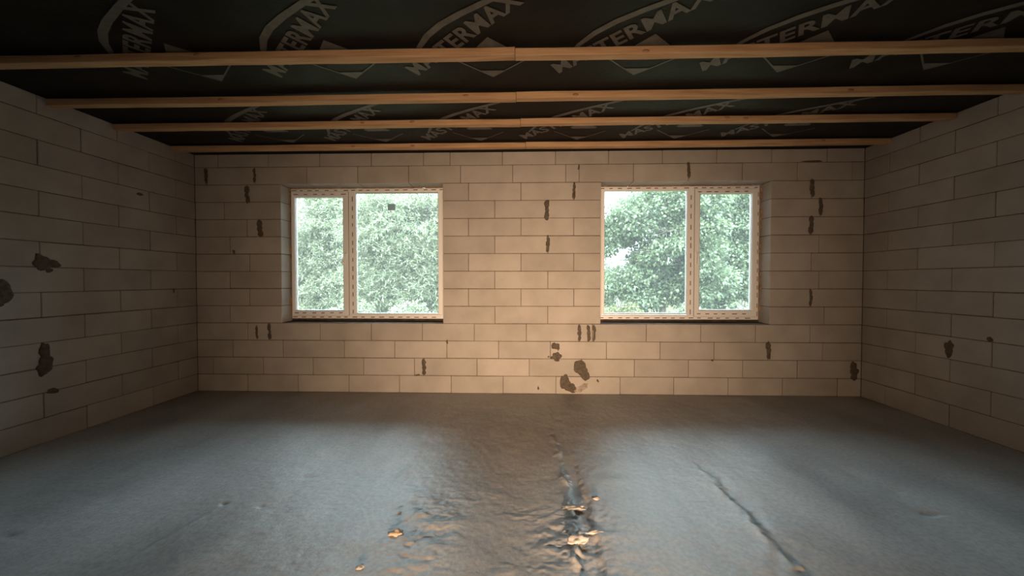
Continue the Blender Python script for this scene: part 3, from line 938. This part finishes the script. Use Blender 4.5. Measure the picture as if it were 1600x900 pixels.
# ------------------------------------------------------------------ crumbs on the floor
def crumb(x, y, sx, sy, sz, rot, seed, mat, label, cat='crumb'):
    bm = bmesh.new()
    bmesh.ops.create_icosphere(bm, subdivisions=3, radius=1)
    for v in bm.verts:
        k = 1 + 0.55 * mnoise.noise(v.co * 1.9 + Vector((seed, 0, 0))) + 0.30 * mnoise.noise(v.co * 4.5 + Vector((0, seed, 0)))
        v.co = Vector((v.co.x * sx / 2 * k, v.co.y * sy / 2 * k, max(v.co.z, -0.02) * sz * 0.75 * k))
    zmin = min(v.co.z for v in bm.verts)
    for v in bm.verts:
        v.co.z -= zmin
    o = bm_obj('mortar_crumb' if mat == 'crumb' else 'brick_fragment', bm, M[mat], None, True)
    o.location = (x, y, float(floor_h(np.array([x]), np.array([y]))[0]) - 0.002)
    o.rotation_euler = (0, 0, rot)
    tag(o, label, cat, 'loose crumbs on the screed')
crumb(-0.650, 1.915, 0.075, 0.050, 0.026, 0.2, 1, 'brick_crumb', 'orange fragment lying left on the scraped floor', 'fragment')
crumb(0.285, 2.160, 0.125, 0.045, 0.018, 0.05, 2, 'crumb', 'long flat beige mortar crumb lying across the floor seam')
crumb(0.425, 2.262, 0.050, 0.032, 0.016, -0.4, 3, 'crumb', 'small pale mortar crumb just right of the floor seam')
crumb(0.365, 1.955, 0.085, 0.024, 0.014, 0.05, 4, 'crumb', 'thin pinkish mortar flake in the seam, nearer than the long crumb')
crumb(0.270, 1.880, 0.110, 0.060, 0.024, 0.35, 5, 'crumb', 'chunky beige mortar lump on the seam, nearest the camera')
crumb(-0.735, 1.682, 0.042, 0.030, 0.014, 0.3, 6, 'crumb', 'pale round mortar crumb at the bottom edge, left of middle')
crumb(-0.690, 2.090, 0.024, 0.018, 0.010, 0.6, 7, 'crumb', 'tiny white mortar crumb behind the orange fragment')

# ------------------------------------------------------------------ outdoors
GZ = -0.45
def ground_z(x, y):
    return GZ + 0.12 * vnoise(x, y, 0.15, 61) + 0.0 * x
ground = grid_mesh('ground', np.arange(-70, 71, 2.0), np.concatenate([np.arange(YB + TH + 0.05, 20, 1.0), np.arange(20, 110, 4.0)]), ground_z, M['grass'])
tag(ground, 'yellow green meadow beyond the windows', 'ground', kind='structure')

def leaves_obj(name, P, A, Nn, ln, wd, mat, parent):
    """one quad per leaf: P base points, A axis, Nn rough normal"""
    n = len(P)
    A = A / np.linalg.norm(A, axis=1, keepdims=True)
    S = np.cross(A, Nn); S /= np.linalg.norm(S, axis=1, keepdims=True) + 1e-9
    U = np.cross(S, A)
    ln = np.broadcast_to(ln, n)[:, None]; wd = np.broadcast_to(wd, n)[:, None]
    v0 = P
    v1 = P + A * ln * 0.45 + S * wd * 0.5 + U * wd * 0.12
    v2 = P + A * ln - U * wd * 0.15
    v3 = P + A * ln * 0.45 - S * wd * 0.5 + U * wd * 0.12
    co = np.stack([v0, v1, v2, v3], 1).reshape(-1, 3).astype(np.float32)
    me = bpy.data.meshes.new(name)
    me.vertices.add(4 * n); me.vertices.foreach_set('co', co.ravel())
    me.loops.add(4 * n); me.loops.foreach_set('vertex_index', np.arange(4 * n, dtype=np.int32))
    me.polygons.add(n); me.polygons.foreach_set('loop_start', np.arange(0, 4 * n, 4, dtype=np.int32))
    me.update(calc_edges=True)
    me.materials.append(mat)
    o = link(bpy.data.objects.new(name, me), parent)
    o['kind'] = 'stuff'
    return o

def tube(mb, pts, rads, n=6):
    base = len(mb.v)
    for i, p in enumerate(pts):
        p = Vector(p)
        a = Vector(pts[max(i - 1, 0)]); b = Vector(pts[min(i + 1, len(pts) - 1)])
        d = (b - a).normalized()
        u = d.orthogonal().normalized(); w = d.cross(u)
        for k in range(n):
            t = 2 * math.pi * k / n
            mb.v.append(tuple(p + (u * math.cos(t) + w * math.sin(t)) * rads[i]))
    for i in range(len(pts) - 1):
        for k in range(n):
            a = base + i * n + k; b = base + i * n + (k + 1) % n
            mb.f.append((a, b, b + n, a + n))
    mb.f.append(tuple(base + (len(pts) - 1) * n + k for k in range(n)))

def crown_points(rs, n, ell, keep=None):
    """points in a union of ellipsoids (cx,cy,cz,rx,ry,rz), denser towards the outside"""
    vol = np.array([e_[3] * e_[4] * e_[5] for e_ in ell]) ** 0.75
    pick = rs.choice(len(ell), n, p=vol / vol.sum())
    d = rs.normal(size=(n, 3)); d /= np.linalg.norm(d, axis=1, keepdims=True)
    r = rs.rand(n) ** 0.45
    E_ = np.array(ell)[pick]
    return E_[:, :3] + d * r[:, None] * E_[:, 3:]

def skeleton(mb, rs, trunk_h, r0, lean, targets):
    pts = []; rads = []
    for i in range(9):
        t = i / 8
        pts.append((lean[0] * t + 0.10 * math.sin(3 * t + rs.rand()), lean[1] * t + 0.08 * math.cos(4 * t), trunk_h * t)); rads.append(r0 * (1 - 0.72 * t))
    return pts, rads

def make_tree(name, loc, label, seed, ell, n_clusters, per, leaf, mat, trunk_h, r0, willow=False, cl_r=0.42, gaps=()):
    rs = np.random.RandomState(seed)
    root = empty(name, loc)
    tag(root, label, 'tree', 'trees beyond the windows')
    tmb = MB()
    pts, rads = skeleton(tmb, rs, trunk_h, r0, (rs.uniform(-.3, .3), rs.uniform(-.2, .2)), None)
    tube(tmb, pts, rads, 9)
    tmb.build('trunk', M['bark'], root, True)
    cl = crown_points(rs, n_clusters, ell)
    # limbs
    limbs = []
    for k in range(11):
        i = rs.randint(3, 9) if k else 8
        tgt = cl[rs.randint(len(cl))] * np.array([0.8, 0.8, 0.9])
        a = np.array(pts[i])
        lp = []; lr = []
        for s in range(6):
            t = s / 5
            p = a * (1 - t) + tgt * t + np.array([0, 0, 0.5 * math.sin(math.pi * t)]) + rs.normal(size=3) * 0.05 * t
            lp.append(tuple(p)); lr.append(max(0.012, rads[i] * 0.6 * (1 - t) + 0.012))
        b = MB(); tube(b, lp, lr, 6)
        b.build('branch', M['bark'], root, True)
        limbs += lp
    limbs = np.array(limbs)
    # twigs: one joined part
    tw = MB()
    for c in cl:
        d = np.linalg.norm(limbs - c, axis=1); q = limbs[d.argmin()]
        m = (q + c) / 2 + rs.normal(size=3) * 0.08 + np.array([0, 0, 0.06])
        tube(tw, [tuple(q), tuple(m), tuple(c)], [0.011, 0.008, 0.004], 3)
    o = tw.build('twigs', M['bark'], root)
    o['kind'] = 'stuff'
    for g in gaps:       # open places in the crown: (x, z, r), seen along y
        cl = cl[(np.hypot(cl[:, 0] - g[0], cl[:, 2] - g[1]) > g[2]) | (rs.rand(len(cl)) < 0.10)]
    n = len(cl) * per
    if willow:
        ns = 9; nl = per // ns
        base = np.repeat(cl, ns, 0) + rs.normal(size=(len(cl) * ns, 3)) * 0.16
        dr = rs.normal(size=(len(base), 3)) * np.array([1, 1, 0.35]); dr /= np.linalg.norm(dr, axis=1, keepdims=True)
        ln = rs.uniform(0.45, 0.95, len(base))
        t = (np.arange(nl) + 0.5) / nl
        P = base[:, None, :] + dr[:, None, :] * (ln[:, None] * t[None])[..., None] * 0.75
        P[..., 2] += (0.30 * t - 0.45 * t * t)[None] * ln[:, None]
        tang = dr[:, None, :] * 0.75 + np.array([0, 0, 1.0]) * (0.30 - 0.90 * t)[None, :, None]
        P = P.reshape(-1, 3); tang = tang.reshape(-1, 3)
        A = tang + rs.normal(size=tang.shape) * 0.6
        Nn = rs.normal(size=P.shape) + np.array([0, -0.3, 0.8])
        k = len(P)
        leaves_obj('foliage', P, A, Nn, leaf[0] * rs.uniform(0.7, 1.25, k), leaf[1] * rs.uniform(0.8, 1.2, k), mat, root)
    else:
        P = np.repeat(cl, per, 0)
        d = rs.normal(size=P.shape); d /= np.linalg.norm(d, axis=1, keepdims=True)
        P = P + d * (rs.rand(len(P)) ** 0.5)[:, None] * cl_r * np.array([1, 1, 0.62])
        A = d + rs.normal(size=P.shape) * 0.6 + np.array([0, 0, -0.35])
        Nn = rs.normal(size=P.shape) * 0.7 + np.array([0, -0.15, 1.0])
        k = len(P)
        leaves_obj('foliage', P, A, Nn, leaf[0] * rs.uniform(0.7, 1.25, k), leaf[1] * rs.uniform(0.8, 1.2, k), mat, root)
    return root

# willows filling the left window
make_tree('willow_tree', (-5.1, 16.0, GZ), 'pale willow filling the large pane of the left window', 3,
          [(0.1, 0, 3.6, 2.5, 1.6, 2.2), (-1.0, 0.2, 2.0, 1.7, 1.3, 1.7), (1.1, 0.2, 2.0, 1.6, 1.3, 1.8), (-0.9, 0.4, 4.4, 1.7, 1.3, 1.3), (1.2, 0.4, 4.3, 1.6, 1.3, 1.3), (0, -0.3, 0.9, 2.2, 1.1, 0.8)],
          900, 117, (0.17, 0.036), M['willow'], 4.4, 0.17, True, gaps=[(-1.45, 2.25, 0.28)])
tree_b = make_tree('willow_tree', (-11.4, 21.0, GZ), 'pale willow behind the narrow left sash of the left window', 4,
          [(0, 0, 3.6, 2.6, 1.6, 2.3), (1.2, -0.2, 2.0, 1.7, 1.3, 1.7), (-1.2, 0.2, 2.1, 1.8, 1.3, 1.7), (1.0, 0.2, 4.6, 1.7, 1.4, 1.3), (0.4, -0.4, 1.0, 2.2, 1.1, 0.9)],
          900, 108, (0.17, 0.036), M['willow'], 4.6, 0.17, True, gaps=[(1.2, 2.3, 0.3)])
# broadleaf trees in the right window
make_tree('broadleaf_tree', (5.7, 16.0, GZ), 'dense green broadleaf tree in the middle of the right window', 5,
          [(0.3, 0, 3.9, 2.2, 1.6, 1.8), (-1.2, 0.2, 1.7, 1.7, 1.3, 1.3), (1.2, 0.1, 2.0, 1.6, 1.3, 1.6), (0.9, 0.3, 4.8, 1.6, 1.3, 1.2), (-1.4, 0, 3.2, 1.2, 1.2, 1.0), (-1.5, 0.1, 4.1, 1.2, 1.2, 1.0)],
          560, 150, (0.14, 0.098), M['maple'], 4.6, 0.15, False, 0.5, gaps=[(-1.55, 2.85, 0.62), (-0.15, 3.7, 0.5), (0.3, 2.5, 0.42), (-2.5, 5.35, 0.95), (-2.25, 2.4, 0.45), (-0.7, 3.3, 0.4), (0.9, 2.8, 0.35), (-1.2, 2.25, 0.3)])
tree_d = make_tree('broadleaf_tree', (11.7, 21.0, GZ), 'green broadleaf tree at the right edge of the right window', 6,
          [(0, 0, 3.6, 2.5, 1.6, 2.2), (-1.2, -0.2, 1.9, 1.7, 1.3, 1.6), (1.2, 0.2, 2.1, 1.8, 1.3, 1.6), (-0.9, 0.2, 4.7, 1.7, 1.4, 1.2), (-0.4, -0.4, 1.0, 2.2, 1.1, 0.9)],
          520, 150, (0.14, 0.098), M['maple'], 4.8, 0.16, False, 0.5, gaps=[(-1.3, 2.55, 0.3)])
tree_b.scale = tree_d.scale = (1.2, 1.0, 1.2)
# low bushes in front of them
bushes = [(-10.2, 13.0, 'bush', 'low yellow green bush outside the left window, leftmost'), (-8.1, 12.6, 'bush', 'low yellow green bush outside the left window, second from left'),
          (-6.0, 13.1, 'willow', 'low grey green bush outside the left window, second from right'), (-3.9, 12.7, 'willow', 'low grey green bush outside the left window, rightmost'),
          (3.4, 13.1, 'bush', 'low yellow green bush outside the right window, leftmost'), (5.3, 12.6, 'maple', 'low green bush outside the right window, second from left'),
          (7.3, 13.0, 'maple', 'low green bush outside the right window, second from right'), (9.4, 12.7, 'maple', 'low green bush outside the right window, rightmost')]
for k, (x, y, m, lab) in enumerate(bushes):
    b_ = make_tree('meadow_bush', (x, y, GZ), lab, 80 + k, [(0, 0, 0.42, 0.62, 0.6, 0.42), (0.1, 0.1, 0.6, 0.45, 0.45, 0.35)], 64, 110, (0.11, 0.06), M[m], 0.7, 0.04, False, 0.28)
    b_['category'] = 'bush'; b_['group'] = 'low bushes beyond the windows'
# distant hedgerow trees
far = [(-19, 31, 'leftmost'), (-11.5, 29, 'second from the left'), (-4.0, 32, 'third from the left'), (4.5, 31, 'third from the right'), (11.5, 30, 'second from the right'), (19.5, 32, 'rightmost')]
for k, (x, y, nm) in enumerate(far):
    make_tree('hedgerow_tree', (x, y, GZ), 'far low hedgerow tree across the meadow, ' + nm, 20 + k,
              [(0, 0, 1.5, 3.6, 1.6, 1.2), (1.2, 0, 2.1, 2.0, 1.3, 0.9)], 130, 70, (0.22, 0.16), M['far_leaf'], 2.0, 0.12, False, 0.7)
